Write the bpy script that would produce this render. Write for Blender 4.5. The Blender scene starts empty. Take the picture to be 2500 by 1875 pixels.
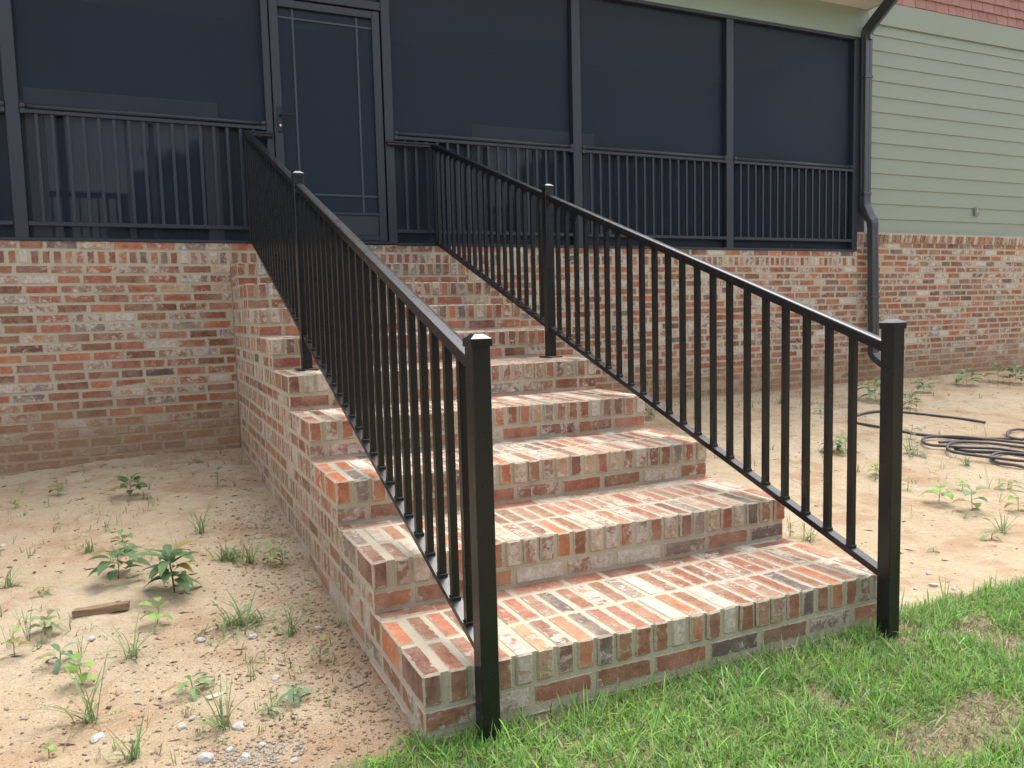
import bpy, bmesh, math, random
import numpy as np
from mathutils import Vector, Matrix, noise
random.seed(7); rng = np.random.default_rng(7)
S = bpy.context.scene
C = S.collection
R = math.radians

# ------------------------------------------------------------------ camera
CAM = Vector((-0.6137, -1.9414, 1.1222))
F = 1927.1
yaw, pitch, roll = 0.43255, -0.08900, -0.02550
def cam_axes():
    f = Vector((math.sin(yaw)*math.cos(pitch), math.cos(yaw)*math.cos(pitch), math.sin(pitch)))
    r = Vector((math.cos(yaw), -math.sin(yaw), 0)); u = r.cross(f)
    return r*math.cos(roll)+u*math.sin(roll), u*math.cos(roll)-r*math.sin(roll), f
CR, CU, CF = cam_axes()
cd = bpy.data.cameras.new('camera'); cam = bpy.data.objects.new('camera', cd); C.objects.link(cam)
cd.sensor_width = 36; cd.lens = 36*F/2500; cd.clip_start = .05; cd.clip_end = 400
M = Matrix.Identity(4)
for i in range(3):
    M[i][0] = CR[i]; M[i][1] = CU[i]; M[i][2] = -CF[i]; M[i][3] = CAM[i]
cam.matrix_world = M
S.camera = cam

# ------------------------------------------------------------------ light
W = bpy.data.worlds.new("World"); S.world = W; W.use_nodes = True
nt = W.node_tree; bg = nt.nodes['Background']
sky = nt.nodes.new('ShaderNodeTexSky'); sky.sky_type = 'NISHITA'; sky.sun_disc = False
SUN_EL, SUN_AZ = 65, 50            # azimuth clockwise from +Y, the direction the light comes from
sky.sun_elevation = R(SUN_EL); sky.sun_rotation = R(SUN_AZ); sky.air_density = 1.0; sky.dust_density = 4.0; sky.ozone_density = 1.0
hs = nt.nodes.new('ShaderNodeHueSaturation'); hs.inputs['Saturation'].default_value = .42
nt.links.new(sky.outputs[0], hs.inputs['Color']); nt.links.new(hs.outputs[0], bg.inputs[0])
bg.inputs[1].default_value = 0.15
sd = bpy.data.lights.new('sun', 'SUN'); sd.energy = .42; sd.angle = R(40); sd.color = (1, .95, .88)
sun = bpy.data.objects.new('sun', sd); C.objects.link(sun)
sv = Vector((math.sin(R(SUN_AZ))*math.cos(R(SUN_EL)), math.cos(R(SUN_AZ))*math.cos(R(SUN_EL)), math.sin(R(SUN_EL))))
sun.rotation_euler = sv.to_track_quat('Z', 'Y').to_euler()
S.view_settings.view_transform = 'Standard'; S.view_settings.look = 'None'
S.view_settings.exposure = 1.56; S.view_settings.gamma = 1; S.view_settings.use_curve_mapping = False
S.render.engine = 'CYCLES'
S.cycles.max_bounces = 8; S.cycles.transparent_max_bounces = 12

# ------------------------------------------------------------------ dimensions
YW = 4.3755          # plane of the house brickwork
SW = 1.7307          # width of the stairs
SD, SH = 0.4948, 0.17
RH = 0.0907          # rowlock course height
NS = 9

# ------------------------------------------------------------------ helpers
def tag(o, label=None, cat=None, group=None, kind=None):
    if label: o['label'] = label
    if cat: o['category'] = cat
    if group: o['group'] = group
    if kind: o['kind'] = kind
    return o
def empty(name, loc):
    o = bpy.data.objects.new(name, None); C.objects.link(o); o.location = loc; o.empty_display_size = .1; return o
def worldloc(p):
    v = Vector((0, 0, 0))
    while p is not None:
        v += Vector(p['_w']) if '_w' in p else p.location; p = p.parent
    return v
def link(name, me, mat=None, parent=None, loc=None):
    o = bpy.data.objects.new(name, me); C.objects.link(o)
    if mat is not None and len(me.materials) == 0: me.materials.append(mat)
    if loc is not None: o.location = loc
    if parent is not None:
        o.parent = parent; o.location = Vector(o.location) - worldloc(parent)
    return o
class MB:
    def __init__(s): s.v = []; s.f = []
    def add(s, vs, fs):
        n = len(s.v); s.v += [tuple(a) for a in vs]; s.f += [tuple(i+n for i in f) for f in fs]; return s
    def box(s, x0, x1, y0, y1, z0, z1, b=0.0):
        if b <= 0:
            s.add([(x0,y0,z0),(x1,y0,z0),(x1,y1,z0),(x0,y1,z0),(x0,y0,z1),(x1,y0,z1),(x1,y1,z1),(x0,y1,z1)],
                  [(0,3,2,1),(4,5,6,7),(0,1,5,4),(1,2,6,5),(2,3,7,6),(3,0,4,7)])
        else:
            vs, fs = bevbox((x1-x0)/2, (y1-y0)/2, (z1-z0)/2, b)
            s.add([(v[0]+(x0+x1)/2, v[1]+(y0+y1)/2, v[2]+(z0+z1)/2) for v in vs], fs)
        return s
    def sweep(s, prof, path, closed_prof=True, caps=True, up=Vector((0,0,1))):
        # prof: list of (a,b) in (side, up) ; path: list of Vector
        n = len(prof); rings = []
        for i, p in enumerate(path):
            p = Vector(p)
            if i == 0: t = Vector(path[1])-p
            elif i == len(path)-1: t = p-Vector(path[i-1])
            else: t = (Vector(path[i+1])-p).normalized()+(p-Vector(path[i-1])).normalized()
            t.normalize(); u = up
            side = t.cross(u)
            if side.length < 1e-4: side = t.cross(Vector((0,1,0)))
            side.normalize(); uu = side.cross(t).normalized()
            rings.append([p+side*a+uu*b for a, b in prof])
        vs = [v for r in rings for v in r]; fs = []
        for i in range(len(path)-1):
            for j in range(n):
                k = (j+1) % n
                fs.append((i*n+j, i*n+k, (i+1)*n+k, (i+1)*n+j))
        if caps: fs.append(tuple(range(n))[::-1]); fs.append(tuple((len(path)-1)*n+j for j in range(n)))
        return s.add(vs, fs)
    def mesh(s, name='m', smooth=False):
        me = bpy.data.meshes.new(name); me.from_pydata(s.v, [], s.f); me.update()
        if smooth: me.shade_smooth()
        return me
    def build(s, name, mat, parent=None, smooth=False, loc=None):
        return link(name, s.mesh(name, smooth), mat, parent, loc)
def bevbox(hx, hy, hz, b):
    vs = []; idx = {}
    for sx in (-1,1):
        for sy in (-1,1):
            for sz in (-1,1):
                for a in range(3):
                    p = [sx*hx, sy*hy, sz*hz]; q = [sx*(hx-b), sy*(hy-b), sz*(hz-b)]
                    q[a] = p[a]; idx[(sx,sy,sz,a)] = len(vs); vs.append(tuple(q))
    fs = []
    def quad(a, s):
        o = [i for i in range(3) if i != a]; L = []
        for u, w in ((-1,-1),(1,-1),(1,1),(-1,1)):
            k = [0,0,0]; k[a] = s; k[o[0]] = u; k[o[1]] = w; L.append(idx[tuple(k)+(a,)])
        par = (s == 1) != (a == 1)
        return tuple(L if par else L[::-1])
    for a in range(3):
        for s in (-1, 1): fs.append(quad(a, s))
    for a in range(3):
        b1, b2 = [i for i in range(3) if i != a]
        for s1 in (-1,1):
            for s2 in (-1,1):
                L = []
                for sa, ax in ((-1,b1),(1,b1),(1,b2),(-1,b2)):
                    k = [0,0,0]; k[a] = sa; k[b1] = s1; k[b2] = s2; L.append(idx[tuple(k)+(ax,)])
                fs.append(tuple(L))
    for sx in (-1,1):
        for sy in (-1,1):
            for sz in (-1,1): fs.append(tuple(idx[(sx,sy,sz,a)] for a in range(3)))
    # orient outward
    out = []
    for f in fs:
        c = Vector((0,0,0))
        for i in f: c += Vector(vs[i])
        n = (Vector(vs[f[1]])-Vector(vs[f[0]])).cross(Vector(vs[f[2]])-Vector(vs[f[1]]))
        out.append(f if n.dot(c) > 0 else f[::-1])
    return vs, out

# ------------------------------------------------------------------ materials
def mat(name):
    m = bpy.data.materials.new(name); m.use_nodes = True; nt = m.node_tree
    return m, nt, nt.nodes['Principled BSDF']
def N(nt, t, **kw):
    n = nt.nodes.new(t)
    for k, v in kw.items():
        if k in n.inputs: n.inputs[k].default_value = v
        else: setattr(n, k, v)
    return n
def math_(nt, op, a, b=None, clamp=False):
    n = nt.nodes.new('ShaderNodeMath'); n.operation = op; n.use_clamp = clamp
    for i, v in enumerate((a, b)):
        if v is None: continue
        if isinstance(v, (int, float)): n.inputs[i].default_value = v
        else: nt.links.new(v, n.inputs[i])
    return n.outputs[0]
def mix_(nt, f, a, b, mode='MIX'):
    n = nt.nodes.new('ShaderNodeMix'); n.data_type = 'RGBA'; n.blend_type = mode
    for s, v in ((n.inputs[0], f), (n.inputs[6], a), (n.inputs[7], b)):
        if isinstance(v, (int, float)): s.default_value = v
        elif isinstance(v, tuple): s.default_value = v if len(v) == 4 else v+(1,)
        else: nt.links.new(v, s)
    return n.outputs[2]
def ramp(nt, v, lo, hi):
    n = nt.nodes.new('ShaderNodeMapRange'); n.clamp = True; n.interpolation_type = 'SMOOTHSTEP'
    n.inputs[1].default_value = lo; n.inputs[2].default_value = hi
    nt.links.new(v, n.inputs[0]); return n.outputs[0]
def pos(nt): return nt.nodes.new('ShaderNodeNewGeometry').outputs['Position']
def noise_(nt, scale, detail=4, rough=.55, vec=None, dist=0, out='Fac', dim='3D'):
    n = nt.nodes.new('ShaderNodeTexNoise'); n.inputs['Scale'].default_value = scale
    n.inputs['Detail'].default_value = detail; n.inputs['Roughness'].default_value = rough; n.inputs['Distortion'].default_value = dist
    nt.links.new(vec if vec is not None else pos(nt), n.inputs['Vector']); return n.outputs[out]
def scaled(nt, sx, sy, sz):
    n = nt.nodes.new('ShaderNodeVectorMath'); n.operation = 'MULTIPLY'; n.inputs[1].default_value = (sx, sy, sz)
    nt.links.new(pos(nt), n.inputs[0]); return n.outputs[0]
def bump(nt, h, strength, dist, prev=None):
    n = nt.nodes.new('ShaderNodeBump'); n.inputs['Strength'].default_value = strength; n.inputs['Distance'].default_value = dist
    nt.links.new(h, n.inputs['Height'])
    if prev is not None: nt.links.new(prev, n.inputs['Normal'])
    return n.outputs[0]

MORTAR = (.51, .445, .33)
SANDC = (.34, .215, .125)
def sand_stain(nt, col):
    """dust splashed up from the sand on the lowest courses"""
    p = pos(nt); sx = nt.nodes.new('ShaderNodeSeparateXYZ'); nt.links.new(p, sx.inputs[0])
    z = math_(nt, 'SUBTRACT', sx.outputs[2], math_(nt, 'MULTIPLY', math_(nt, 'MAXIMUM', sx.outputs[1], 0), .045))
    n = noise_(nt, 5, 4, .6)
    z = math_(nt, 'SUBTRACT', z, math_(nt, 'MULTIPLY', n, .45))
    back = ramp(nt, sx.outputs[1], .15, 1.2)
    m = math_(nt, 'SUBTRACT', 1, ramp(nt, z, -.16, .30))
    m = math_(nt, 'MULTIPLY', m, math_(nt, 'ADD', math_(nt, 'ADD', math_(nt, 'MULTIPLY', back, .28), math_(nt, 'MULTIPLY', ramp(nt, sx.outputs[1], 4.2, 4.36), .34)), .10))
    m = math_(nt, 'MULTIPLY', m, ramp(nt, noise_(nt, 28, 5, .7), .05, .50))
    return mix_(nt, m, col, SANDC)
def brick_mat(joined):
    m, nt, b = mat('weathered_brick_joined' if joined else 'weathered_brick')
    if joined:
        a = nt.nodes.new('ShaderNodeAttribute'); a.attribute_name = 'Col'; col, al = a.outputs['Color'], a.outputs['Alpha']
    else:
        a = nt.nodes.new('ShaderNodeObjectInfo'); col, al = a.outputs['Color'], a.outputs['Alpha']
    # distance to the nearest brick edge, in metres
    u1 = nt.nodes.new('ShaderNodeUVMap'); u1.uv_map = 'E1'; u2 = nt.nodes.new('ShaderNodeUVMap'); u2.uv_map = 'E2'
    s1 = nt.nodes.new('ShaderNodeSeparateXYZ'); s2 = nt.nodes.new('ShaderNodeSeparateXYZ')
    nt.links.new(u1.outputs[0], s1.inputs[0]); nt.links.new(u2.outputs[0], s2.inputs[0])
    d = math_(nt, 'MINIMUM', math_(nt, 'MINIMUM', s1.outputs[0], s1.outputs[1]), math_(nt, 'MINIMUM', s2.outputs[0], s2.outputs[1]))
    n1 = noise_(nt, 14, 5, .6); n2 = noise_(nt, 60, 5, .65); n3 = noise_(nt, 220, 3, .6); nbig = noise_(nt, 9, 3, .5, scaled(nt, 1, 1, 1.7))
    c = mix_(nt, ramp(nt, n1, .3, .7), mix_(nt, .45, col, (.13, .085, .068)), mix_(nt, .08, col, (.40, .30, .25)))
    c = mix_(nt, ramp(nt, n2, .42, .75), c, mix_(nt, .28, c, (.52, .35, .25)))
    c = mix_(nt, math_(nt, 'MULTIPLY', ramp(nt, n3, .58, .72), .5), c, (.06, .045, .04))
    c = mix_(nt, math_(nt, 'MULTIPLY', ramp(nt, noise_(nt, 7, 6, .7), .38, .68), .42), c, (.44, .345, .255))
    # lime wash and mortar slurry left on the faces
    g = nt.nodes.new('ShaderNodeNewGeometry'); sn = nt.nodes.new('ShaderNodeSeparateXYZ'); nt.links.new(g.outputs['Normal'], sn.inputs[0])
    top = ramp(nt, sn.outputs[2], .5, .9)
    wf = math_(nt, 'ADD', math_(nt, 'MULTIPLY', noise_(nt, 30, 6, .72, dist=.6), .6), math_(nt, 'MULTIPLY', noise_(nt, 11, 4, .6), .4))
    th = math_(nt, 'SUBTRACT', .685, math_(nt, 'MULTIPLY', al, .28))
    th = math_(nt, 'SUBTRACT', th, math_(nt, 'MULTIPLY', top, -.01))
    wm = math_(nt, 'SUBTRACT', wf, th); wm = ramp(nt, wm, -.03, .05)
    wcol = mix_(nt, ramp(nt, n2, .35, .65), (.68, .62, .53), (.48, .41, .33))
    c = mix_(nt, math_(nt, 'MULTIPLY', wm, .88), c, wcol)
    # mortar lapping over the arrises
    ed = math_(nt, 'SUBTRACT', d, math_(nt, 'MULTIPLY', math_(nt, 'SUBTRACT', noise_(nt, 38, 5, .7), .41), .046))
    em = math_(nt, 'SUBTRACT', 1, ramp(nt, ed, -.0005, .0035))
    mc = mix_(nt, n2, tuple(x*.86 for x in MORTAR), tuple(x*1.16 for x in MORTAR))
    c = mix_(nt, math_(nt, 'MULTIPLY', em, .9), c, mc)
    c = sand_stain(nt, c)
    nt.links.new(c, b.inputs['Base Color']); b.inputs['Roughness'].default_value = .88; b.inputs['Specular IOR Level'].default_value = .25
    h = math_(nt, 'ADD', math_(nt, 'MULTIPLY', n2, .9), math_(nt, 'MULTIPLY', n3, .35))
    h = math_(nt, 'ADD', h, math_(nt, 'MULTIPLY', nbig, 1.3))
    h = math_(nt, 'ADD', h, math_(nt, 'MULTIPLY', wm, .25))
    nt.links.new(bump(nt, h, .75, .006), b.inputs['Normal'])
    return m
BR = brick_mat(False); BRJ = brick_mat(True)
def mortar_mat():
    m, nt, b = mat('mortar')
    n = noise_(nt, 40, 5, .65); n2 = noise_(nt, 7, 3)
    c = mix_(nt, n, tuple(x*.78 for x in MORTAR), tuple(x*1.2 for x in MORTAR))
    c = mix_(nt, math_(nt, 'MULTIPLY', ramp(nt, n2, .45, .65), .35), c, (.42, .40, .31))
    c = sand_stain(nt, c)
    nt.links.new(c, b.inputs['Base Color']); b.inputs['Roughness'].default_value = .95
    nt.links.new(bump(nt, math_(nt, 'ADD', n, noise_(nt, 180, 3)), .7, .004), b.inputs['Normal'])
    return m
MO = mortar_mat()
def simple(name, col, rough=.5, metal=0, spec=.5, nscale=0, namt=.15, bmp=0, coat=0):
    m, nt, b = mat(name)
    b.inputs['Base Color'].default_value = col+(1,); b.inputs['Roughness'].default_value = rough
    b.inputs['Metallic'].default_value = metal; b.inputs['Specular IOR Level'].default_value = spec
    if coat: b.inputs['Coat Weight'].default_value = coat; b.inputs['Coat Roughness'].default_value = .24; b.inputs['Coat IOR'].default_value = 1.65
    if nscale:
        n = noise_(nt, nscale, 5, .6)
        c = mix_(nt, n, tuple(x*(1-namt) for x in col), tuple(min(1, x*(1+namt)) for x in col))
        nt.links.new(c, b.inputs['Base Color'])
        r = math_(nt, 'ADD', math_(nt, 'MULTIPLY', n, .2), rough-.1); nt.links.new(r, b.inputs['Roughness'])
        if bmp: nt.links.new(bump(nt, n, bmp, .002), b.inputs['Normal'])
    return m
BLACK = simple('black_powder_coat', (.009, .0095, .011), .30, 0, .5, 35, .2, 0)
FRAME = simple('dark_bronze_aluminium', (.026, .032, .044), .42, 0, .5, 6, .12)
GUT = simple('downspout_paint', (.050, .057, .066), .36, 0, .55, 12, .15, .05)
SOFF = simple('cream_soffit', (.66, .65, .60), .7, nscale=5, namt=.06)
BEAMM = simple('green_beam_paint', (.31, .385, .335), .6, nscale=4, namt=.06)
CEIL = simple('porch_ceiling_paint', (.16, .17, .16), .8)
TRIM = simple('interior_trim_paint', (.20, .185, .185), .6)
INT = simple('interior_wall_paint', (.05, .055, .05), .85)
FLOORM = simple('porch_floor_concrete', (.20, .19, .17), .8, nscale=9)
HOSE = simple('black_rubber', (.065, .062, .062), .55, nscale=30, namt=.5, bmp=.1)
METAL = simple('bright_metal', (.8, .8, .8), .2, 1)
def screen_mat():
    m, nt, b = mat('insect_screen'); out = nt.nodes['Material Output']
    w = noise_(nt, 1.3, 3, .5)
    c = mix_(nt, w, (.014, .029, .054), (.023, .041, .073))
    nt.links.new(c, b.inputs['Base Color']); b.inputs['Roughness'].default_value = .42; b.inputs['Specular IOR Level'].default_value = .35
    nt.links.new(bump(nt, noise_(nt, 2.2, 2, .5), .25, .03), b.inputs['Normal'])
    t = nt.nodes.new('ShaderNodeBsdfTransparent'); ms = nt.nodes.new('ShaderNodeMixShader'); ms.inputs[0].default_value = .55
    nt.links.new(t.outputs[0], ms.inputs[1]); nt.links.new(b.outputs[0], ms.inputs[2]); nt.links.new(ms.outputs[0], out.inputs[0])
    return m
SCR = screen_mat()
def glass_mat():
    m, nt, b = mat('window_glass'); b.inputs['Base Color'].default_value = (.012, .014, .016, 1)
    b.inputs['Roughness'].default_value = .04; b.inputs['Specular IOR Level'].default_value = 1.0; return m
GLASS = glass_mat()
def siding_mat():
    m, nt, b = mat('sage_siding_paint')
    grain = noise_(nt, 30, 5, .7, scaled(nt, .25, 1, 3.2)); g2 = noise_(nt, 1.2, 3)
    c = mix_(nt, grain, (.268, .305, .232), (.295, .332, .252)); c = mix_(nt, math_(nt, 'MULTIPLY', g2, .25), c, (.26, .29, .23))
    nt.links.new(c, b.inputs['Base Color']); b.inputs['Roughness'].default_value = .6
    nt.links.new(bump(nt, grain, .35, .004), b.inputs['Normal']); return m
SID = siding_mat()
def shingle_mat():
    m, nt, b = mat('red_shingle_paint'); oi = nt.nodes.new('ShaderNodeObjectInfo')
    g = noise_(nt, 40, 4, .6, scaled(nt, 3, 1, .3))
    c = mix_(nt, oi.outputs['Random'], (.34, .155, .12), (.42, .215, .17)); c = mix_(nt, math_(nt, 'MULTIPLY', g, .5), c, (.30, .15, .12))
    nt.links.new(c, b.inputs['Base Color']); b.inputs['Roughness'].default_value = .75
    nt.links.new(bump(nt, g, .4, .004), b.inputs['Normal']); return m
SHIN = shingle_mat()
def sand_mat():
    m, nt, b = mat('sandy_soil')
    p = pos(nt); sx = nt.nodes.new('ShaderNodeSeparateXYZ'); nt.links.new(p, sx.inputs[0])
    big = noise_(nt, 1.1, 5, .6); mid = noise_(nt, 9, 6, .65); fine = noise_(nt, 110, 5, .7); sp = noise_(nt, 300, 2, .5)
    c = mix_(nt, ramp(nt, big, .35, .65), (.515, .42, .285), (.46, .35, .225))
    c = mix_(nt, math_(nt, 'MULTIPLY', ramp(nt, mid, .45, .7), .55), c, (.55, .455, .325))
    c = mix_(nt, math_(nt, 'MULTIPLY', ramp(nt, noise_(nt, 3.1, 5, .65), .48, .66), .6), c, (.37, .225, .135))
    c = mix_(nt, math_(nt, 'MULTIPLY', ramp(nt, fine, .50, .72), .45), c, (.33, .21, .13))
    c = mix_(nt, math_(nt, 'MULTIPLY', ramp(nt, sp, .64, .72), .7), c, (.20, .14, .10))
    damp = math_(nt, 'MULTIPLY', ramp(nt, math_(nt, 'ADD', sx.outputs[0], math_(nt, 'MULTIPLY', math_(nt, 'SUBTRACT', noise_(nt, 4, 4, .6), .5), .5)), -.34, -.10), math_(nt, 'SUBTRACT', 1, ramp(nt, sx.outputs[1], .7, 1.5)))
    damp = math_(nt, 'MULTIPLY', damp, math_(nt, 'SUBTRACT', 1, ramp(nt, sx.outputs[0], .0, .1)))
    c = mix_(nt, math_(nt, 'MULTIPLY', damp, .6), c, mix_(nt, fine, (.27, .165, .10), (.45, .30, .19)))
    # thatch and damp soil under the lawn
    edge = math_(nt, 'SUBTRACT', .07, math_(nt, 'MULTIPLY', math_(nt, 'SUBTRACT', mid, .5), .25))
    lawn = math_(nt, 'SUBTRACT', 1, ramp(nt, math_(nt, 'SUBTRACT', sx.outputs[1], edge), -.10, .02))
    c = mix_(nt, math_(nt, 'MULTIPLY', lawn, .85), c, mix_(nt, mid, (.16, .15, .07), (.30, .24, .14)))
    nt.links.new(c, b.inputs['Base Color']); b.inputs['Roughness'].default_value = 1; b.inputs['Specular IOR Level'].default_value = .1
    dash = noise_(nt, 34, 4, .6, scaled(nt, .45, 1, 1))
    b1 = bump(nt, mid, .8, .03); b2 = bump(nt, dash, 1.0, .016, b1); b3 = bump(nt, fine, .9, .006, b2)
    nt.links.new(b3, b.inputs['Normal']); return m
SAND = sand_mat()
def leafy(name, attr=True, base=(.1, .2, .05), rough=.5, trans=.35):
    m, nt, b = mat(name); out = nt.nodes['Material Output']
    if attr:
        a = nt.nodes.new('ShaderNodeAttribute'); a.attribute_name = 'Col'; col = a.outputs['Color']
    else:
        col = nt.nodes.new('ShaderNodeObjectInfo').outputs['Color']
    n = noise_(nt, 90, 4, .6); c = mix_(nt, n, mix_(nt, .3, col, (.02, .035, .01)), col)
    nt.links.new(c, b.inputs['Base Color']); b.inputs['Roughness'].default_value = rough; b.inputs['Specular IOR Level'].default_value = .35
    t = nt.nodes.new('ShaderNodeBsdfTranslucent'); nt.links.new(mix_(nt, .5, c, (.25, .35, .04), 'MULTIPLY') if False else c, t.inputs[0])
    ms = nt.nodes.new('ShaderNodeMixShader'); ms.inputs[0].default_value = trans
    nt.links.new(b.outputs[0], ms.inputs[1]); nt.links.new(t.outputs[0], ms.inputs[2]); nt.links.new(ms.outputs[0], out.inputs[0]); return m
GRASSM = leafy('grass_blades'); LEAFM = leafy('weed_leaf', False); 
STONE = simple('pale_limestone', (.47, .45, .41), .9, nscale=60, namt=.35, bmp=.8)
WOOD = simple('weathered_wood', (.26, .17, .10), .9, nscale=45, namt=.45, bmp=.8)
DEBR = simple('dark_litter', (.13, .085, .055), .95, nscale=20, namt=.5)

# ------------------------------------------------------------------ ground
def sstep(a, b, x):
    t = np.clip((x-a)/(b-a), 0, 1); return t*t*(3-2*t)
def H0(x, y):
    x = np.asarray(x, float); y = np.asarray(y, float)
    z = np.interp(y, [-30, -6, -1, 0, .6, 1.2, 1.7, 2.5, 4.4, 9], [-1.0, -.25, -.055, -.02, -.03, .0, .05, .09, .155, .16])
    z = z + sstep(1.7, 4.2, x)*sstep(1.5, 4.2, y)*.085
    z = z - sstep(-.6, -1.8, x)*sstep(3, 4.4, y)*.06
    # small eroded step in front of the house wall on the right
    d = (y-(3.05-(x-6.3)*1.15))*.65
    z = z + .055*(sstep(-.03, .03, d)-.5)*sstep(5.4, 6.0, x)*sstep(12, 9, x)
    return z
def H(x, y):
    z = float(H0(x, y))
    z += (.012*noise.noise((x*2.1, y*2.1, .3)) + .010*noise.noise((x*7, y*7, 1.3)) + .0065*noise.noise((x*19, y*19, 2.1)))*(.5 if y < .05 else 1) + .003*noise.noise((x*45, y*45, 5.1))
    return z
def axis(core0, core1, step, lo, hi):
    a = list(np.arange(core0, core1+1e-6, step)); s = step; v = core0
    while v > lo: s *= 1.25; v -= s; a.insert(0, v)
    s = step; v = core1
    while v < hi: s *= 1.25; v += s; a.append(v)
    return np.array(a)
gx = axis(-2.0, 4.6, .022, -90, 120); gy = axis(-1.0, 4.6, .022, -60, 9)
nx, ny = len(gx), len(gy)
verts = np.zeros((nx*ny, 3), np.float32); k = 0
for j in range(ny):
    for i in range(nx):
        verts[k] = (gx[i], gy[j], H(gx[i], gy[j])); k += 1
ii, jj = np.meshgrid(np.arange(nx-1), np.arange(ny-1)); q = (jj*nx+ii).ravel()
quads = np.stack([q, q+1, q+1+nx, q+nx], 1)
def np_mesh(name, v, f, mats, smooth=False, col=None):
    me = bpy.data.meshes.new(name); n = f.shape[1]
    me.vertices.add(len(v)); me.vertices.foreach_set('co', np.ascontiguousarray(v, np.float32).ravel())
    me.loops.add(f.size); me.loops.foreach_set('vertex_index', np.ascontiguousarray(f, np.int32).ravel())
    me.polygons.add(len(f)); me.polygons.foreach_set('loop_start', np.arange(0, f.size, n, dtype=np.int32))
    if mats: me.materials.append(mats)
    me.update(calc_edges=True)
    if smooth: me.shade_smooth()
    if col is not None:
        a = me.color_attributes.new('Col', 'FLOAT_COLOR', 'POINT'); a.data.foreach_set('color', np.ascontiguousarray(col, np.float32).ravel())
    return me
tag(link('ground', np_mesh('ground', verts, quads, SAND, True)), 'bare orange sandy soil sloping up to the brick foundation', kind='structure')

def ray(px, py):
    return CR*((px-1250)/F) - CU*((py-937.5)/F) + CF
def at(px, py):
    """point on the ground seen along the line of sight through a photograph point"""
    d = ray(px, py); z = 0.05
    for _ in range(12):
        t = (z-CAM.z)/d.z; p = CAM+d*t; z = float(H0(p.x, p.y))
    return Vector((p.x, p.y, H(p.x, p.y)))
def project(p):
    v = Vector(p)-CAM; d = v.dot(CF)
    if d < .05: return None
    return 1250+F*v.dot(CR)/d, 937.5-F*v.dot(CU)/d, d

# ------------------------------------------------------------------ bricks
BL, BM, BT = .1985, .0907, .0565
def brick_proto(i, r):
    hx, hy, hz = BL/2, BM/2, BT/2; b = .0058
    vs, fs = bevbox(hx, hy, hz, b)
    jit = {}
    out = []
    for v in vs:
        key = tuple(1 if c > 0 else -1 for c in v)
        if key not in jit: jit[key] = Vector((r.uniform(-.0018,.0014), r.uniform(-.0014,.001), r.uniform(-.0014,.001)))
        j = jit[key]; out.append((v[0]+key[0]*j.x+r.uniform(-.0007,.0007), v[1]+key[1]*j.y+r.uniform(-.0007,.0007), v[2]+key[2]*j.z+r.uniform(-.0007,.0007)))
    e1 = []; e2 = []
    for f in fs:
        ext = [max(vs[k][a] for k in f)-min(vs[k][a] for k in f) for a in range(3)]
        big = sum(e > .02 for e in ext) == 2
        for k in f:
            if not big: e1.append((0,0)); e2.append((0,0)); continue
            ax = [a for a in range(3) if ext[a] > .02]; h = (hx,hy,hz)
            e1.append((h[ax[0]]+vs[k][ax[0]], h[ax[0]]-vs[k][ax[0]])); e2.append((h[ax[1]]+vs[k][ax[1]], h[ax[1]]-vs[k][ax[1]]))
    return out, fs, e1, e2
def brick_mesh(pr, name, m):
    me = bpy.data.meshes.new(name); me.from_pydata(pr[0], [], pr[1])
    for nm, e in (('E1', pr[2]), ('E2', pr[3])):
        uv = me.uv_layers.new(name=nm); uv.data.foreach_set('uv', np.array(e, np.float32).ravel())
    me.materials.append(m); me.update(); return me
_r = random.Random(3)
PROTOS = [brick_proto(i, _r) for i in range(18)]
PMESH = [brick_mesh(p, 'brick_shape', BR) for p in PROTOS]
def lin(r, g, b, k=1.0):
    f = lambda c: (c/255/12.92 if c/255 <= .04045 else ((c/255+.055)/1.055)**2.4)*k
    return (f(r), f(g), f(b))
PAL = {'R': lin(154,80,56), 'O': lin(184,106,64), 'P': lin(114,66,56), 'B': lin(140,88,62), 'M': lin(156,108,90),
       'T': lin(190,152,114), 'G': lin(128,118,112), 'C': lin(84,80,82), 'W': lin(212,200,194), 'K': lin(168,98,74)}
MIXW = 'RRRRRBBBBBBMMMMMPPPTTGGOKKKKKCW'
def pick(r, code=None):
    c = code or r.choice(MIXW); col = PAL[c]; v = r.uniform(.82, 1.15); h = r.uniform(-.05, .05)
    al = {'W': .85, 'T': .55, 'M': .5, 'G': .45}.get(c, .0)+r.choice((.12, .2, .3, .42, .55))*(.6 if c in 'WTMG' else 1)
    return (min(1,col[0]*v*(1+h)), col[1]*v, min(1,col[2]*v*(1-h)), min(.95, al))
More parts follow.
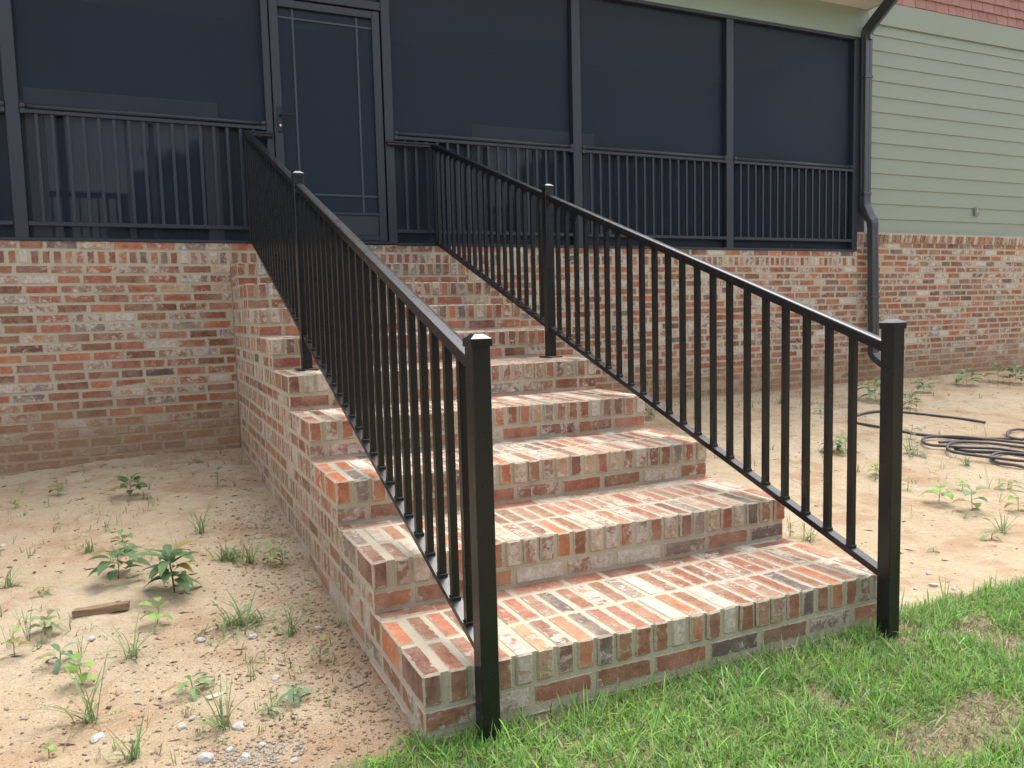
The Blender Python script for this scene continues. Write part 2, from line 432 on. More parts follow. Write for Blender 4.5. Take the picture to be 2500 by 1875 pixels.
class BrickSet:
    def __init__(s, seed): s.r = random.Random(seed); s.items = []
    def add(s, c, ldir, mdir, tdir, L=BL, Mh=BM, T=BT, code=None, white=0):
        """c centre; length, middle and thin directions as unit vectors"""
        r = s.r; col = pick(r, code); col = col[:3]+(min(.97, col[3]+white),)
        wob = Vector((r.uniform(-1,1), r.uniform(-1,1), r.uniform(-1,1)))*.0011
        rot = Matrix.Rotation(r.uniform(-.006,.006), 3, Vector(tdir)) @ Matrix.Rotation(r.uniform(-.010,.010), 3, Vector(ldir))
        fl = r.choice((1,-1)); f2 = r.choice((1,-1))
        A = rot @ Vector(ldir)*fl*(L/BL); B = rot @ Vector(mdir)*f2*(Mh/BM); D = A.normalized().cross(B.normalized())*(T/BT)
        m = Matrix(((A.x,B.x,D.x,c[0]+wob.x),(A.y,B.y,D.y,c[1]+wob.y),(A.z,B.z,D.z,c[2]+wob.z),(0,0,0,1)))
        q = project(c); vis = 0
        if q and -60 < q[0] < 2560 and -60 < q[1] < 1935: vis = 1/q[2]
        s.items.append((m, col, r.randrange(len(PROTOS)), vis))
    def emit(s, root, limit=300):
        it = sorted(s.items, key=lambda a: -a[3]); w = worldloc(root)
        for m, col, k, vis in it[:limit]:
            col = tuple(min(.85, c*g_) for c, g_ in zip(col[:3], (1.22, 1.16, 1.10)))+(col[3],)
            o = bpy.data.objects.new('brick', PMESH[k]); C.objects.link(o); o.parent = root
            mm = m.copy(); mm.translation -= w; o.matrix_local = mm; o.color = col
        rest = it[limit:]
        if not rest: return
        V = []; Fq = []; cols = []; E1 = []; E2 = []; n = 0
        for m, col, k, vis in rest:
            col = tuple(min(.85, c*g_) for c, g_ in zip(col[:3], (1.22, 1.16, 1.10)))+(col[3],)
            pr = PROTOS[k]; a = np.array(pr[0]); mm = np.array(m); V.append(a @ mm[:3,:3].T + mm[:3,3]-np.array(w))
            Fq += [tuple(i+n for i in f) for f in pr[1]]; n += len(a); cols.append(np.tile(np.array(col), (len(a),1))); E1 += pr[2]; E2 += pr[3]
        me = bpy.data.meshes.new('bricks'); me.from_pydata(np.concatenate(V).tolist(), [], Fq)
        for nm, e in (('E1', E1), ('E2', E2)):
            uv = me.uv_layers.new(name=nm); uv.data.foreach_set('uv', np.array(e, np.float32).ravel())
        at_ = me.color_attributes.new('Col', 'FLOAT_COLOR', 'POINT'); at_.data.foreach_set('color', np.concatenate(cols).astype(np.float32).ravel())
        me.materials.append(BRJ); me.update()
        o = bpy.data.objects.new('bricks', me); C.objects.link(o); o.parent = root; tag(o, kind='stuff')
X, Y, Z = Vector((1,0,0)), Vector((0,1,0)), Vector((0,0,1))
PR = .0034    # how far a brick stands proud of its mortar

# ---- stairs
stairs = tag(empty('brick_stairs', (SW/2, 2.0, 0)), 'wide reclaimed brick stairs of nine steps rising to the screen door', 'stairs')
prof = [(PR, -.25)]
for k in range(1, NS+1):
    y = (k-1)*SD+PR; prof += [(y, k*SH-PR)] if k == 1 else [(y, (k-1)*SH-PR), (y, k*SH-PR)]
prof += [(YW-.004, NS*SH-PR), (YW-.004, -.25)]
mb = MB(); n = len(prof)
mb.add([(PR, a, b) for a, b in prof]+[(SW-PR, a, b) for a, b in prof], [tuple(range(n))[::-1], tuple(range(n, 2*n))]+[(i, (i+1) % n, (i+1) % n+n, i+n) for i in range(n)])
me = mb.mesh('mortar'); bm = bmesh.new(); bm.from_mesh(me); bmesh.ops.triangulate(bm, faces=[f for f in bm.faces if len(f.verts) > 4]); bmesh.ops.recalc_face_normals(bm, faces=bm.faces); bm.to_mesh(me); bm.free()
link('mortar', me, MO, stairs)
bs = BrickSet(11)
FRONT = {1: 'PBMBMTPOCBRBWOBWBBMRCBOBMM', 2: 'PMTMOBRTMPOBTMOGRMPGTRTCBR', 3: 'OGOTMBRPBWOTBMTPTRTBMPBGRT', 4: 'KMKBTGBRBPTMGOBKTGMBRWBPRW', 5: 'PTTBKRRMPGKOKTMBRBMTBKPGBM'}
def cut_row(r, total, L=BL, J=.012):
    """lengths of a stretcher course with uneven, broken ends"""
    out = []; x = r.uniform(-L*.8, 0)
    while x < total-.03:
        l = L*r.choice((1, 1, 1, .97, .72, 1.02)); out.append((max(0, x), min(total, x+l))); x += l+J
    return [(a, b) for a, b in out if b-a > .035]
for k in range(1, NS+1):
    y0, zt = (k-1)*SD, k*SH; r = bs.r; sp = SW/26; D = 200
    wob = [r.uniform(-.001, .0025) for _ in range(26)]
    for i in range(26):
        xc = (i+.5)*sp; L = BL+wob[i]*2; T = BT+r.uniform(-.004, .002)
        if i == 0: xc = T/2-.0005
        if i == 25: xc = SW-T/2+.0005
        bs.add((xc, y0-.003+BL/2-wob[i], zt-RH/2), Y, Z, X, L=L, T=T, code=FRONT.get(k, [None]*26)[i] if k in FRONT else None)
        l2 = BL if k < 9 else .19
        bs.add((xc+(r.uniform(-.003,.003) if 0 < i < 25 else 0), y0+BL+.013+l2/2, zt-RH/2), Y, Z, X, L=l2-.002, T=T, code='O' if (k == 1 and i == 0) or (k == 3 and i in (0,1)) else None, white=.02)
    for a, b in cut_row(r, SW):       # narrow course against the next riser, partly under it
        bs.add(((a+b)/2, y0+2*BL+.026+.045, zt-RH*.33), X, Y, Z, L=b-a, Mh=.090, T=.057, white=.08)
    zc = zt-RH-.011-BT/2-.001
    for a, b in cut_row(r, SW):
        bs.add(((a+b)/2, y0-.001+BM/2+r.uniform(-.0015,.001), zc), X, Z, Y, L=b-a, Mh=BT, T=.0907)
    # flanks: courses of rowlocks and stretchers alternating
    for side in (0, 1):
        xs = .0505 if side == 0 else SW-.0505
        y = y0+2*BL+.03
        while y+.06 < YW:
            bs.add((xs+(.049 if side == 0 else -.049), y+.03, zt-RH/2), X, Z, Y, T=BT+r.uniform(-.006,.001)); y += .0675
        for a, b in cut_row(r, YW-y0-.11):
            bs.add((BM/2 if side == 0 else SW-BM/2, y0+.108+(a+b)/2, zc), Y, Z, X, L=b-a, Mh=BT, T=.0907)
zc = -.043
for a, b in cut_row(bs.r, SW): bs.add(((a+b)/2, -.002+BM/2, zc), X, Z, Y, L=b-a, Mh=BT+.004, T=.0907, code=bs.r.choice('RBCR'))
for a, b in cut_row(bs.r, 2.0): bs.add((BM/2, .108+(a+b)/2, zc), Y, Z, X, L=b-a, Mh=BT+.004, T=.0907)
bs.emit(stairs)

# ---- foundation walls
def wall(name, x0, x1, label, seed, ztop, rows, skip=None, zmin=-.12, capx=None):
    root = tag(empty(name, ((x0+x1)/2, YW, 0)), label, 'brick wall', 'brick foundation walls of the house')
    MB().box(x0, x1, YW+PR, YW+.14, -.4, ztop-.002).build('mortar', MO, root)
    b = BrickSet(seed); r = b.r; z = ztop
    for kind in rows:
        if kind == 'S':
            zc = z-BT/2; z -= .0677
            if z < zmin-.05: break
            for a, c in cut_row(r, x1-x0):
                if skip and skip((x0+(a+c)/2), zc): continue
                b.add((x0+(a+c)/2, YW+BM/2, zc), X, Z, Y, L=c-a, Mh=BT+r.uniform(-.004,.002), T=.0907+r.uniform(-.002,.002))
        elif kind == 'H':      # rowlock headers
            zc = z-RH/2; z -= RH+.0115; x = x0+.004
            while x+.05 < x1:
                if not (skip and skip(x+.03, zc)): b.add((x+BT/2, YW+BL/2, zc), Y, Z, X, T=BT+r.uniform(-.007,.001))
                x += .0675
        elif kind == 'C':      # projecting rowlock sill
            zc = z-.052; z -= .112; x = x0+.004
            while x+.05 < x1:
                b.add((x+BT/2, YW-.02+BL/2, zc+r.uniform(-.002,.003)), (Y*.985+Z*.17).normalized(), (Z*.985-Y*.17).normalized(), X, Mh=.098, T=BT+r.uniform(-.004,.002), white=.1)
                x += .0655
    b.emit(root)
    return root
HS = lambda x, z: 0 < x < SW and z < NS*SH-.08
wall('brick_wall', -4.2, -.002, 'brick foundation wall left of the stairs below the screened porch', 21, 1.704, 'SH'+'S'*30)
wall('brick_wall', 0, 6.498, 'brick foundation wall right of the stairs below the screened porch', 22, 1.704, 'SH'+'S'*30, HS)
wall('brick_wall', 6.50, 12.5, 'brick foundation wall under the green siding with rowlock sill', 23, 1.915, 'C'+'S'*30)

# ------------------------------------------------------------------ screened porch
porch = tag(empty('screened_porch', (2.5, YW, 1.7)), 'long screened porch with dark frames above the brick foundation', 'porch')
Z0, ZT = 1.707, 3.935
def pbox(name, m, x0, x1, y0, y1, z0, z1, b=.003, parent=porch): return MB().box(x0, x1, y0, y1, z0, z1, b).build(name, m, parent)
YF = YW+.002
for a, b_ in ((-1.372, -1.290), (2.972, 3.058), (4.705, 4.791), (-3.2, -3.115)):
    pbox('post', FRAME, a, b_, YF, YF+.075, Z0, ZT-.003)
pbox('post', FRAME, .312, .362, YF-.004, YF+.075, Z0, ZT-.003); pbox('post', FRAME, 1.236, 1.308, YF-.004, YF+.075, Z0, ZT-.003)
pbox('post', FRAME, 6.427, 6.482, YF, YF+.075, Z0, ZT-.003); pbox('corner_board', FRAME, 6.485, 6.610, YF+.004, YF+.12, Z0-.001, ZT+.02)
pbox('header', FRAME, -4.2, 6.482, YF-.003, YF+.07, ZT, 3.965)
pbox('sill', FRAME, -4.2, .311, YF-.010, YF+.08, 1.700, 1.722); pbox('sill', FRAME, 1.309, 6.484, YF-.010, YF+.08, 1.700, 1.722)
bays = [(-3.115, -1.372), (-1.290, .312), (1.308, 2.972), (3.058, 4.705), (4.791, 6.427)]
for a, b_ in bays:
    MB().add([(a, YF+.052, Z0+.01), (b_, YF+.052, Z0+.01), (b_, YF+.052, ZT), (a, YF+.052, ZT)], [(0,1,2,3)]).build('screen_panel', SCR, porch)
    circ = [(.021*math.cos(t*math.pi/6), .019*math.sin(t*math.pi/6)) for t in range(12)]
    MB().sweep(circ, [(a+.002, YF+.014, 2.601), (b_-.002, YF+.014, 2.601)]).build('top_rail', FRAME, porch, True)
    pbox('rail_channel', FRAME, a+.002, b_-.002, YF-.002, YF+.030, 2.553, 2.580)
    pbox('bottom_rail', FRAME, a+.002, b_-.002, YF-.002, YF+.030, 1.803, 1.832)
    for x in (a+.002, b_-.036):
        MB().sweep([(.026*math.cos(t*math.pi/6), .024*math.sin(t*math.pi/6)) for t in range(12)], [(x, YF+.014, 2.601), (x+.034, YF+.014, 2.601)]).build('rail_bracket', FRAME, porch, True)
        pbox('rail_bracket', FRAME, x, x+.034, YF-.006, YF+.034, 2.548, 2.583)
    nb = int(round((b_-a)/.0943))-1; p0 = (b_-a)/(nb+1)
    bal = MB().box(-.0105, .0105, -.0105, .0105, 1.833, 2.552, .0015).mesh('baluster'); bal.materials.append(FRAME)
    for i in range(nb): link('baluster', bal, None, porch, (a+p0*(i+1), YF+.014, 0))
    pbox('mid_stud', FRAME, (a+b_)/2-.018, (a+b_)/2+.018, YF+.056, YF+.09, Z0+.012, 2.55)
# door
D0, D1 = .366, 1.232
dr = MB()
dr.box(D0+.006, D0+.070, YF+.004, YF+.040, 1.735, 3.535, .002).box(D1-.070, D1-.008, YF+.004, YF+.040, 1.735, 3.535, .002)
dr.box(D0+.071, D1-.071, YF+.006, YF+.038, 3.478, 3.533, .002).box(D0+.071, D1-.071, YF+.006, YF+.038, 1.737, 1.775, .002)
door = dr.build('screen_door', FRAME, porch)
for (x0, x1, z0, z1) in ((D0+.071, D1-.071, 1.776, 1.936),): MB().box(x0, x1, YF+.014, YF+.026, z0, z1, .002).build('kick_panel', FRAME, door)
MB().box(D0+.071, D1-.071, YF+.006, YF+.038, 1.937, 1.958, .002).build('kick_rail', FRAME, door)
MB().add([(D0+.07, YF+.030, 1.955), (D1-.07, YF+.030, 1.955), (D1-.07, YF+.030, 3.48), (D0+.07, YF+.030, 3.48)], [(0,1,2,3)]).build('door_screen', SCR, door)
MUN = simple('muntin_grille_paint', (.050, .062, .085), .5)
for x in (.548, 1.042): MB().box(x-.007, x+.007, YF+.022, YF+.028, 1.96, 3.477).build('grille_bar', MUN, door)
for z in (3.405, 2.09): MB().box(D0+.072, D1-.072, YF+.0225, YF+.0285, z-.007, z+.007).build('grille_bar', MUN, door)
pl = MB().box(.400, .430, YF-.010, YF+.003, 2.545, 2.735, .003).build('handle_plate', BLACK, door)
MB().sweep([(.007*math.cos(t*math.pi/4), .007*math.sin(t*math.pi/4)) for t in range(8)], [(.415, YF-.008, 2.668), (.415, YF-.04, 2.668), (.425, YF-.046, 2.668), (.525, YF-.044, 2.668)]).build('handle', BLACK, door, True)
MB().sweep([(.008*math.cos(t*math.pi/5), .013*math.sin(t*math.pi/5)) for t in range(10)], [(.415, YF-.018, 2.592), (.415, YF-.009, 2.592)]).build('lock_cylinder', METAL, door, True)
pbox('door_header', FRAME, .363, 1.235, YF, YF+.06, 3.545, 3.61)
pbox('threshold', FRAME, .363, 1.235, YF-.012, YF+.09, 1.7085, 1.730)
MB().add([(.363, YF+.05, 3.61), (1.235, YF+.05, 3.61), (1.235, YF+.05, ZT), (.363, YF+.05, ZT)], [(0,1,2,3)]).build('screen_panel', SCR, porch)
# interior seen through the screens
YB = YW+2.0
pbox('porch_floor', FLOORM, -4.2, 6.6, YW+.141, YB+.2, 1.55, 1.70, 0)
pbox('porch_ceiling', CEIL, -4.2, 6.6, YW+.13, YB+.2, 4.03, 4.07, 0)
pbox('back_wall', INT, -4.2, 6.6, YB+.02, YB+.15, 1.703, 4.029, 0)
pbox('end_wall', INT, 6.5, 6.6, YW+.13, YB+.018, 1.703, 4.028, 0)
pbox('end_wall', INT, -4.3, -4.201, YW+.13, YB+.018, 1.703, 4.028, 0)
for a, b_ in ((-1.46, .15), (2.80, 4.36)):
    w = MB().box(a, a+.14, YB-.03, YB+.018, 1.72, 3.04).box(b_-.14, b_, YB-.03, YB+.018, 1.72, 3.04).box(a, b_, YB-.034, YB+.018, 3.041, 3.22).box((a+b_)/2-.025, (a+b_)/2+.025, YB-.02, YB+.017, 1.72, 3.039).box(a+.141, b_-.141, YB-.03, YB+.017, 1.72, 1.80).build('house_window', TRIM, porch)
    for c, d in ((a+.141, (a+b_)/2-.026), ((a+b_)/2+.026, b_-.141)):
        MB().box(c, d, YB-.006, YB+.012, 1.801, 3.039).build('window_pane', GLASS, w)

# ------------------------------------------------------------------ house: beam, eave, siding, shingles
house = tag(empty('house', (9, YW+.1, 0)), 'house wall of sage green lap siding above the brick ledge with red shingles on top', 'house')
YS = YW+.105
XL = 6.655
zs = [1.905+.1*0] ; z = 1.905; i = 0
bounds = [1.90, 2.076, 2.243, 2.411, 2.577, 2.743, 2.908, 3.076, 3.243, 3.409, 3.576, 3.74, 3.90, 4.06, 4.175, 4.42]
for i in range(len(bounds)-1):
    z0, z1 = bounds[i], bounds[i+1]; x0 = XL+.052
    mb = MB(); th, tl = .0145, .005; z1b = z1+.012 if i < len(bounds)-2 else z1
    if i == len(bounds)-2: th = tl = .026
    mb.add([(x0,YS,z0),(14,YS,z0),(14,YS-th,z0),(x0,YS-th,z0),(x0,YS,z1b),(14,YS,z1b),(14,YS-tl,z1b),(x0,YS-tl,z1b)], [(0,1,2,3),(4,7,6,5),(3,2,6,7),(0,4,5,1),(1,5,6,2),(0,3,7,4)])
    mb.build('trim_board' if i == len(bounds)-2 else 'siding_board', SID, house)
MB().box(XL, XL+.050, YS-.024, YS+.03, 1.90, 4.42, .002).build('corner_board', SID, house)
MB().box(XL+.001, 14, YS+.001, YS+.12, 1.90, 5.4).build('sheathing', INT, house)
sh = []
for r_ in range(6):
    zb = 4.424+r_*.108; x = XL+.05+random.uniform(-.1, 0)
    while x < 13.8:
        w = random.uniform(.11, .23)
        mb = MB(); dz = random.uniform(-.003, .003); yb = YS-.03-random.uniform(0, .004)
        x0_, x1_ = max(x, XL+.05), x+w-.006
        if x1_-x0_ > .02:
            mb.add([(x0_,YS,zb+dz),(x1_,YS,zb+dz),(x1_,yb,zb+dz),(x0_,yb,zb+dz),(x0_,YS,zb+.13),(x1_,YS,zb+.13),(x1_,YS-.014,zb+.13),(x0_,YS-.014,zb+.13)], [(0,1,2,3),(4,7,6,5),(3,2,6,7),(0,4,5,1),(1,5,6,2),(0,3,7,4)])
            sh.append((mb, x))
        x += w
for mb, x in sorted(sh, key=lambda a: a[1])[:290]: mb.build('shingle', SHIN, house)
bx = MB().box(8.53, 8.60, YS-.034, YS-.012, 2.155, 2.25, .003).build('utility_box', simple('grey_box_paint', (.20, .21, .17), .6), house)
ring = [(8.553+.018*math.cos(t), YS-.037, 2.215+.022*math.sin(t)) for t in np.linspace(-1.9, 1.9, 12)]
MB().sweep([(.003*math.cos(t*math.pi/3), .003*math.sin(t*math.pi/3)) for t in range(6)], ring, up=Vector((0,1,0))).build('hook', METAL, bx)
eave = tag(empty('porch_eave', (3, YW-.2, 4.2)), 'green porch beam under the cream soffit above the screens', 'eave')
MB().box(-4.2, 6.60, YW-.002, YW+.12, 3.966, 4.262, .004).build('beam', BEAMM, eave)
MB().box(-4.2, 6.60, YW-.42, YW+.12, 4.264, 4.285).build('soffit', SOFF, eave)
MB().box(6.602, 6.624, YW-.445, YW+.12, 4.255, 4.335, .003).build('rake_board', simple('pale_trim_paint', (.55, .58, .52), .6), eave)
MB().box(-4.2, 6.601, YW-.445, YW-.422, 4.25, 4.33, .003).build('fascia', BEAMM, eave)
MB().add([(-4.2, YW-.47, 4.34), (6.63, YW-.47, 4.34), (6.63, YB+.3, 4.55), (-4.2, YB+.3, 4.55)], [(0,1,2,3)]).build('roof', simple('roof_shingles', (.08,.08,.08), .9), eave)
MB().box(-4.2, 6.70, YW-.54, YW-.448, 4.255, 4.335, .01).build('gutter', GUT, eave)

# ------------------------------------------------------------------ downspout
ds = tag(empty('downspout', (6.72, YW-.07, .4)), 'dark corrugated downspout running down the house corner beside the green siding', 'downspout')
def rrect(w, h, n=3, rib=0):
    pts = []
    for cx, cy, a0 in ((w-.012, h-.012, 0), (-w+.012, h-.012, 90), (-w+.012, -h+.012, 180), (w-.012, -h+.012, 270)):
        for k in range(n+1):
            t = R(a0+90*k/n); pts.append((cx+.012*math.cos(t), cy+.012*math.sin(t)))
    return pts
def ribrect(w, h):
    base = []
    for (ax, ay), (bx_, by_) in (((w, -h), (w, h)), ((w, h), (-w, h)), ((-w, h), (-w, -h)), ((-w, -h), (w, -h))):
        L = math.hypot(bx_-ax, by_-ay); tx, ty = (bx_-ax)/L, (by_-ay)/L; nx_, ny_ = ty, -tx
        for s, d in ((.0, -.004), (.10, 0), (.36, 0), (.42, -.004), (.58, -.004), (.64, 0), (.90, 0)):
            base.append((ax+tx*L*s+nx_*d, ay+ty*L*s+ny_*d))
    return base
P = lambda *a: Vector(a)
hw, hd = .050, .036
UPY = Vector((0, 1, 0))
yu, yl = YW-.034, YW-.050
MB().sweep(ribrect(hw, hd), [P(6.560, yu, 3.98), P(6.568, yu, 2.19)], up=UPY).build('upper_pipe', GUT, ds)
MB().sweep(ribrect(hw-.001, hd-.001), [P(6.62, yl-.045, 1.99), P(6.66, yl-.045, .60)], up=UPY).build('lower_pipe', GUT, ds)
def elbow(name, path, w=.053, h=.039):
    MB().sweep(rrect(w, h), path, up=UPY).build(name, GUT, ds)
elbow('elbow', [P(6.568, yu, 2.24), P(6.569, yu-.002, 2.19), P(6.574, yu-.012, 2.160), P(6.598, yl-.020, 2.07), P(6.612, yl-.042, 2.03), P(6.618, yl-.045, 2.00), P(6.620, yl-.045, 1.96)])
MB().sweep(rrect(.053, .039), [P(6.47, YW-.50, 4.30), P(6.47, YW-.49, 4.26), P(6.482, YW-.42, 4.22), P(6.535, YW-.16, 4.09), P(6.556, YW-.06, 4.035), P(6.560, yu, 3.985), P(6.560, yu, 3.93)], up=Vector((.9, .3, .2)).normalized()).build('elbow', GUT, ds)
elbow('elbow', [P(6.66, yl-.045, .64), P(6.66, yl-.047, .58), P(6.665, yl-.07, .545), P(6.672, yl-.15, .49), P(6.678, yl-.22, .45)])
for z_, y_, x_ in ((3.55, yu, 6.562), (2.32, yu, 6.567), (1.2, yl-.045, 6.643)): MB().box(x_-.056, x_+.056, y_-.041, y_+.041, z_-.014, z_+.014, .002).build('strap', GUT, ds)

# ------------------------------------------------------------------ stair railings
SL = .3475
def railing(label, x, xb, yb, flip):
    root = tag(empty('stair_railing', (x, 0, 0)), label, 'railing', 'pair of black metal stair railings')
    hp = .026
    def post(xc, yc, z0, z1, plate):
        o = MB().box(xc-hp, xc+hp, yc-hp, yc+hp, z0, z1-.012, .0025).build('post', BLACK, root)
        c = MB(); w = hp+.0035
        c.add([(xc-w,yc-w,z1-.026),(xc+w,yc-w,z1-.026),(xc+w,yc+w,z1-.026),(xc-w,yc+w,z1-.026),
               (xc-w,yc-w,z1-.006),(xc+w,yc-w,z1-.006),(xc+w,yc+w,z1-.006),(xc-w,yc+w,z1-.006),
               (xc-.012,yc-.012,z1+.006),(xc+.012,yc-.012,z1+.006),(xc+.012,yc+.012,z1+.006),(xc-.012,yc+.012,z1+.006)],
              [(0,3,2,1),(0,1,5,4),(1,2,6,5),(2,3,7,6),(3,0,4,7),(4,5,9,8),(5,6,10,9),(6,7,11,10),(7,4,8,11),(8,9,10,11)]).build('post_cap', BLACK, o)
        if plate:
            pm = MB().box(xc-.055, xc+.055, yc-.055, yc+.055, z0+.0005, z0+.008, .002).build('base_plate', BLACK, o)
    post(xb, yb, -.18, 1.066, False)
    post(x, 2.345, NS*0+.85, 1.885, True)
    tz = lambda y: 1.020+SL*y
    bz = lambda y: .232+SL*y
    # moulded cap rail: cross-section in x and z, cut vertically
    cap = [(-.019,-.018),(-.0215,-.015),(-.0215,-.0045),(-.019,-.0012),(-.009,.0012),(.009,.0012),(.019,-.0012),(.0215,-.0045),(.0215,-.015),(.019,-.018),(.0155,-.0185),(.0155,-.038),(-.0155,-.038),(-.0155,-.0185)]
    low = [(-.018,0),(.018,0),(.018,-.013),(.0145,-.013),(.0145,-.027),(-.0145,-.027),(-.0145,-.013),(-.018,-.013)]
    def bar(name, pr, y0, y1, fz, x0=x, x1=x):
        vs = [(x0+a, y0, fz(y0)+b) for a, b in pr]+[(x1+a, y1, fz(y1)+b) for a, b in pr]; n = len(pr)
        me = MB().add(vs, [tuple(range(n)), tuple(range(n, 2*n))[::-1]]+[(i, i+n, (i+1) % n+n, (i+1) % n) for i in range(n)]).mesh(name)
        bm = bmesh.new(); bm.from_mesh(me); bmesh.ops.recalc_face_normals(bm, faces=bm.faces); bm.to_mesh(me); bm.free()
        return link(name, me, BLACK, root)
    bar('top_rail', cap, yb+hp+.001, 2.345-hp-.001, tz, xb, x); bar('top_rail', cap, 2.345+hp+.001, 4.335, tz)
    bar('bottom_rail', low, yb+hp+.001, 2.345-hp-.001, bz, xb, x); bar('bottom_rail', low, 2.345+hp+.001, 4.30, bz)
    h = .0110
    def bal(y, xx):
        zb, zt = bz(y)-.004, tz(y)-.0385
        d = SL*h
        vs = [(xx-h,y-h,zb-d),(xx+h,y-h,zb-d),(xx+h,y+h,zb+d),(xx-h,y+h,zb+d),(xx-h,y-h,zt-d),(xx+h,y-h,zt-d),(xx+h,y+h,zt+d),(xx-h,y+h,zt+d)]
        MB().add(vs, [(0,3,2,1),(4,5,6,7),(0,1,5,4),(1,2,6,5),(2,3,7,6),(3,0,4,7)]).build('baluster', BLACK, root)
        MB().box(xx-.0145, xx+.0145, y-.0145, y+.0145, zb-.006, zb+.010, .0015).build('baluster_socket', BLACK, root)
    ys = [2.225-.1075*i for i in range(21)]
    for y in ys:
        if y > yb+.07: bal(y, xb+(x-xb)*(y-yb)/(2.345-yb))
    for i in range(18): bal(2.45+.107*i, x)
    post_ = MB().box(x-.016, x+.016, 4.318, 4.350, bz(4.33)-.03, tz(4.33)-.035, .002).build('end_post', BLACK, root)
    # short level return to the door frame
    x0, x1 = (x-.02, .362) if flip > 0 else (1.238, x+.02)
    zr = tz(4.345)+.004
    MB().box(x0, x1, 4.337, YF-.008, zr-.019, zr, .004).build('return_rail', BLACK, root)
    MB().box(x0+.004, x1-.004, 4.343, YF-.014, zr-.034, zr-.0195).build('return_channel', BLACK, root)
    for yy in (2.345+hp, 2.345-hp-.010):
        MB().box(x-.020, x+.020, yy, yy+.010, tz(2.345)-.062, tz(2.345)-.036, .002).build('rail_bracket', BLACK, root)
    return root
railing('left black stair railing nearer the sand bank and the big weed', .160, .1655, -.045, 1)
railing('right black stair railing nearer the downspout with its foot by the lawn corner', 1.632, 1.645, -.085, -1)

# ------------------------------------------------------------------ lawn
def blades(name, P0, L, Wd, az, tilt, curl, col, m, segs=3):
    n = len(P0); dirh = np.stack([np.cos(az), np.sin(az), np.zeros(n)], 1); side = np.stack([-np.sin(az), np.cos(az), np.zeros(n)], 1)
    V = np.zeros((n, (segs)*2+1, 3), np.float32); p = P0.copy(); ang = tilt.copy()
    for s in range(segs):
        w = Wd*(1-.25*s/segs)*(1 if s else .75)
        V[:, 2*s] = p-side*w[:, None]/2; V[:, 2*s+1] = p+side*w[:, None]/2
        st = L/segs
        p = p+dirh*(np.sin(ang)*st)[:, None]+np.array([0,0,1])*(np.cos(ang)*st)[:, None]; ang = ang+curl/segs
    V[:, 2*segs] = p
    k = 2*segs+1; T = []
    for s in range(segs-1): a = 2*s; T += [(a, a+1, a+3), (a, a+3, a+2)]
    T.append((2*segs-2, 2*segs-1, 2*segs)); T = np.array(T)
    Fc = (T[None]+(np.arange(n)*k)[:, None, None]).reshape(-1, 3)
    c = np.repeat(np.concatenate([col, np.ones((n,1))], 1)[:, None], k, 1).copy()
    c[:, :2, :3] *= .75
    return np_mesh(name, V.reshape(-1, 3), Fc, m, False, c.reshape(-1, 4))
def nz(x, y, s, o): return noise.noise((x*s, y*s, o))
def lawn_blades(n, x0, x1, y0, y1, lmin, lmax, wd, seed, dens=1):
    r = np.random.default_rng(seed); Pp = []; Cc = []; Lm = []
    while len(Pp) < n:
        x = r.uniform(x0, x1); y = r.uniform(y0, y1)
        e = .055+.035*nz(x, y, 5, 3)+.02*nz(x, 0, 17, 4)-.03*(x > 2.4)
        if x < -.05: e -= .07+.35*max(0, -x-.1)
        if y > e: continue
        if 0 < x < SW and y > -.008: continue
        dry = nz(x, y, 4.3, 9)+.5*nz(x, y, 11, 5)+(.06 if x > 1.1 else -.16)
        if dry > .36 and r.random() < .35: continue
        if nz(x, y, 16, 31) < -.18 and r.random() < .55: continue
        t = r.random()
        if dry > .25 and t < min(.66, (dry-.14)*2.0): c = np.array((.46, .37, .25))*r.uniform(.4, 1.3)
        elif t > .86: c = np.array((.50, .45, .26))*r.uniform(.5, 1.2)
        elif t > .80: c = np.array((.22, .44, .22))*r.uniform(.6, 1.3)
        else:
            g = .5+.5*nz(x, y, 4, 20); c = np.array((.21, .44, .10))*(1-g)+np.array((.36, .60, .11))*g; c = c*r.uniform(.45, 1.4)
        Pp.append((x, y, H(x, y)-.004)); Cc.append(c); Lm.append(.6 if dry > .25 else 1)
    Pp = np.array(Pp); n = len(Pp); L = r.uniform(lmin, lmax, n)*np.array(Lm)
    return Pp, L, wd*r.uniform(.6, 1.3, n), r.uniform(0, 2*np.pi, n), np.abs(r.normal(1.02, .42, n)), r.uniform(-.7, 1.1, n), np.array(Cc)
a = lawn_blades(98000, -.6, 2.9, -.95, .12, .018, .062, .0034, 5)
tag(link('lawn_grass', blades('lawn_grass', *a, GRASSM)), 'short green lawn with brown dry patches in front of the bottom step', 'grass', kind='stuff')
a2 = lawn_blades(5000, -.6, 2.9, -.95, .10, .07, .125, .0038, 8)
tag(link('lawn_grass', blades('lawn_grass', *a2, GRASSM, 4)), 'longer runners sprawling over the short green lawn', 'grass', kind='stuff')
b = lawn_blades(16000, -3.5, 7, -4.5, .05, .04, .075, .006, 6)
tag(link('lawn_grass', blades('lawn_grass', *b, GRASSM, 2)), 'outer lawn around the foot of the stairs', 'grass', kind='stuff')

